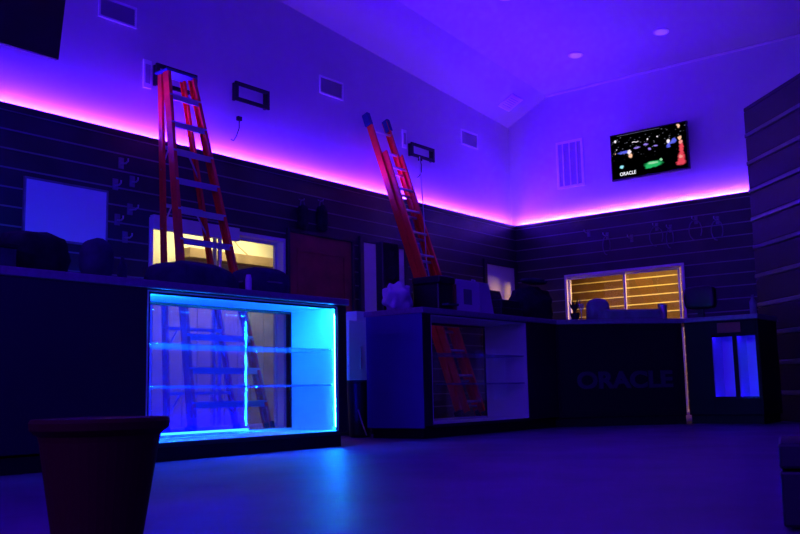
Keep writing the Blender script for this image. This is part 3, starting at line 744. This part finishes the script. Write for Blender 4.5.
bm = B(); prism(bm, [(-4.95, 7.175), (-4.72, 7.175), (-4.74, 7.44), (-4.93, 7.44)], ZT, 1.385)
for v in bm.verts:
    if v.co.z > 1.2: v.co.y = 7.175 + (v.co.y - 7.175) * .68
t = thing('paper_bag', (-4.84, 7.3, ZT), 'pale sloping paper bag right of the white printed box', 'bag'); obj('body', bm, 'bag', t)
bm = B(); tube(bm, [(-4.84, 7.21, 1.38), (-4.84, 7.22, 1.42), (-4.84, 7.27, 1.42), (-4.84, 7.29, 1.38)], .006, 6); obj('handle', bm, 'card', t)
# dark equipment heap near the corner
t = thing('cash_register', (-4.85, 7.7, ZT), 'dark cash register on far counter left of the corner', 'cash register')
bm = B(); prism(bm, [(-5.0, 7.50), (-4.70, 7.50), (-4.70, 7.90), (-5.0, 7.90)], ZT, 1.17); obj('drawer', bm, 'blackp', t, .006)
bm = B()
for y in (7.76, 8.14): pass
box(bm, -4.98, -4.72, 7.54, 7.88, 1.17, 1.25); obj('keypad', bm, 'blackmetal', t, .01)
bm = B(); box(bm, -.02, .02, 7.66, 7.88, 0, .12, 0, Matrix.Translation((-4.93, 0, 1.25)) @ Matrix.Rotation(-.3, 4, 'Y')); obj('display', bm, 'blackp', t, .006)
bm = B(); blob(bm, (-4.86, 8.36, 1.23), (.16, .30, .21), 21, .3, 2.0, .8, ZT); tag(obj('coat', bm, 'cloth', smooth=True), 'dark heaped cloth on the counter at the corner', 'cloth')
bm = B(); blob(bm, (-4.84, 8.38, 1.50), (.10, .22, .03), 23, .25, 2.0, 1); tag(obj('cap', bm, 'navy', smooth=True), 'flat dark blue cap lying on the heaped cloth', 'cap')
# potted plant
t = thing('potted_plant', (-4.53, 8.67, ZT), 'small dark plant left of the end glass door panes', 'plant')
bm = B(); lathe(bm, [(.035, 0), (.05, .09), (.053, .09), (.045, .08)], (-4.53, 8.67, ZT), 18); obj('pot', bm, 'blackp', t)
bm = B()
rng = random.Random(5)
for k in range(9):
    a = k * 2.4; L = rng.uniform(.10, .17); q = Vector((-4.53, 8.67, ZT + .08))
    e = q + Vector((math.cos(a) * .07, math.sin(a) * .07, L)); s_ = Vector((-math.sin(a), math.cos(a), 0)) * .018; m_ = q.lerp(e, .55)
    poly(bm, [q, m_ + s_, e, m_ - s_])
obj('leaves', bm, 'leaf', t)
bm = B(); lathe(bm, [(.03, 0), (.03, .005), (.006, .012), (.006, .09), (.03, .13), (.032, .17)], (-4.40, 8.56, ZT), 18); tag(obj('stem_glass', bm, 'shelfglass', smooth=True), 'small stemmed glass beside the dark plant', 'glass')
# box and stool-like till on corner counter
fdn = Vector((-.7071, .7071, 0))
def on_face(s, d): return fa + fdir * s + fdn * d
def face_box(bm, s0, s1, d0, d1, z0, z1):
    FB = Matrix.Translation(fa) @ Matrix((fdir, fdn, (0, 0, 1))).transposed().to_4x4()
    box(bm, s0, s1, d0, d1, z0, z1, 0, FB)
t = thing('covered_box', tuple(on_face(.70, .35)) [:2] + (ZT,), 'long grey cloth-covered box on the corner counter', 'box')
bm = B(); face_box(bm, .56, 1.16, .10, .34, ZT, 1.18); obj('cover', bm, 'bluecloth', t, .02)
bm = B(); face_box(bm, .55, 1.17, .09, .35, ZT, 1.09); obj('hem', bm, 'bluecloth', t, .006)
c_ = on_face(.62, .50); t = thing('dome_cover', (c_.x, c_.y, ZT), 'rounded grey dome behind left end of the covered box', 'dome')
c_ = on_face(.62, .50); 
bm = B(); lathe(bm, [(.125, 0), (.125, .16), (.115, .21), (.085, .245), (.04, .26), (.01, .262)], (c_.x, c_.y, ZT), 28); obj('shell', bm, 'bluecloth', t, smooth=True)
bm = B(); lathe(bm, [(.13, 0), (.13, .02), (.12, .02)], (c_.x, c_.y, ZT), 28); obj('rim', bm, 'navy', t)
for s_, d, h, lb in ((1.26, .28, .17, 'small steel cup at right end of the covered box, front one'), (1.30, .42, .19, 'small steel cup behind the other at right of covered box')):
    p_ = on_face(s_, d); t = thing('steel_cup', (p_.x, p_.y, ZT), lb, 'cup', 'steel cups on the corner counter')
    bm = B(); lathe(bm, [(.032, 0), (.04, h), (.043, h), (.036, h - .01), (.03, .02)], (p_.x, p_.y, ZT), 20); obj('body', bm, 'steel', t)
t = thing('monitor', (-3.6, 9.66, ZT), 'black monitor back on the counter right of the end door', 'monitor')
bm = B(); blob(bm, (-3.56, 9.66, 1.31), (.17, .05, .125), 31, .03, 2, .4); obj('housing', bm, 'blackp', t, smooth=True)
obj('stand', boxes((-3.59, -3.53, 9.64, 9.68, ZT + .015, 1.22)), 'blackp', t); obj('foot', boxes((-3.66, -3.46, 9.58, 9.74, ZT, ZT + .015)), 'blackp', t, .004)
bm = B(); lathe(bm, [(.03, 0), (.033, .01), (.033, .13), (.014, .165), (.014, .2)], (-2.92, 9.36, ZT), 16); tag(obj('bottle', bm, 'bluecloth', smooth=True), 'small pale bottle at the right end of the far counter', 'bottle')

# ------------------------------------------------------------------ foreground
t = thing('waste_basket', (-1.86, 1.24, 0), 'dark red tapered waste basket in the left foreground', 'basket')
bm = B(); lathe(bm, [(.08, 0), (.085, .01), (.10, .12), (.118, .24), (.14, .315), (.136, .315), (.09, .02)], (-1.86, 1.24, 0), 40); obj('body', bm, 'redplastic', t, smooth=False)
bm = B(); lathe(bm, [(.138, .300), (.152, .312), (.154, .328), (.150, .336), (.138, .334)], (-1.86, 1.24, 0), 40); obj('rim', bm, 'redplastic', t)
bm = B(); lathe(bm, [(.03, .318), (.12, .330), (.137, .322), (.13, .30), (.03, .30)], (-1.86, 1.24, 0), 40); obj('lid', bm, 'blackp', t)
yaw = -0.66864
cr = Matrix.Translation((-.752, 2.53, 0)) @ Matrix.Rotation(-yaw - .39, 4, 'Z')
t = thing('equipment_case', (-.55, 2.7, 0), 'black equipment case on the floor at the right edge', 'case')
bm = B(); box(bm, 0, .55, 0, .38, .012, .155, 0, cr); obj('body', bm, 'blackp', t, .008)
bm = B(); box(bm, 0, .55, 0, .38, .16, .226, 0, cr); obj('lid', bm, 'blackp', t, .008)
for x in (.12, .43):
    bm = B(); box(bm, x - .025, x + .025, -.008, 0, .135, .185, 0, cr); obj('latch', bm, 'blackmetal', t, .002)
bm = B(); tube(bm, [cr @ Vector(p_) for p_ in ((.2, -.002, .10), (.2, -.03, .09), (.35, -.03, .09), (.35, -.002, .10))], .008, 8); obj('handle', bm, 'rubber', t)
for x, y in ((.04, .04), (.51, .04), (.04, .34), (.51, .34)):
    bm = B(); box(bm, x - .02, x + .02, y - .02, y + .02, 0, .014, 0, cr); obj('foot', bm, 'rubber', t)

# ------------------------------------------------------------------ lamps
def area(name, loc, rot, sx, sy, col, power):
    l = bpy.data.lights.new(name, 'AREA'); l.shape = 'RECTANGLE'; l.size = sx; l.size_y = sy; l.color = col; l.energy = power
    o = bpy.data.objects.new(name, l); C.objects.link(o); o.location = loc; o.rotation_euler = rot; return o
area('storeroom_lamp', (-9.1, 8.0, 2.75), (0, 0, 0), .3, 2.0, (1, .85, .48), 44)
area('annex_lamp', (-5.9, 13.2, 2.75), (0, 0, 0), 1.6, .3, (1, .62, .18), 68)
area('annex_side_lamp', (-2.75, 13.45, 2.05), (math.radians(88), 0, math.radians(108)), .3, .3, (1, .50, .25), 9).data.spread = math.radians(40)
# added blue fill lamps behind the viewer, standing for no seen fixture
f_ = area('front_fill_lamp', (-1.0, YB + .2, 3.0), (math.radians(68), 0, 0), 8, .05, (.08, .014, 1), 130); f_.data.spread = math.radians(95)
f_ = area('side_fill_lamp', (XB - .2, 3.0, 3.0), (0, math.radians(68), 0), .05, 12, (.03, .001, 1), 80); f_.data.spread = math.radians(95)

w = bpy.data.worlds.new('world'); S.world = w; w.use_nodes = True
w.node_tree.nodes['Background'].inputs[0].default_value = (0, 0, 0, 1); w.node_tree.nodes['Background'].inputs[1].default_value = 0

# ------------------------------------------------------------------ camera
cam = bpy.data.cameras.new('camera'); co = bpy.data.objects.new('camera', cam); C.objects.link(co)
pitch, roll = 0.13509487, 0.02105136
fw = Vector((math.sin(yaw) * math.cos(pitch), math.cos(yaw) * math.cos(pitch), math.sin(pitch)))
r0 = Vector((math.cos(yaw), -math.sin(yaw), 0)); d0 = fw.cross(r0)
r2 = r0 * math.cos(roll) + d0 * math.sin(roll); d2 = -r0 * math.sin(roll) + d0 * math.cos(roll)
co.matrix_world = Matrix.Translation((0, 0, .38)) @ Matrix((r2, -d2, -fw)).transposed().to_4x4()
cam.sensor_width = 36; cam.lens = 920.225 / 800 * 36; cam.clip_start = .05; cam.clip_end = 100
S.camera = co
vs_ = S.view_settings
S.display_settings.display_device = 'sRGB'
vs_.view_transform = 'Standard'; vs_.look = 'None'; vs_.exposure = 0; vs_.gamma = 1; vs_.use_curve_mapping = False
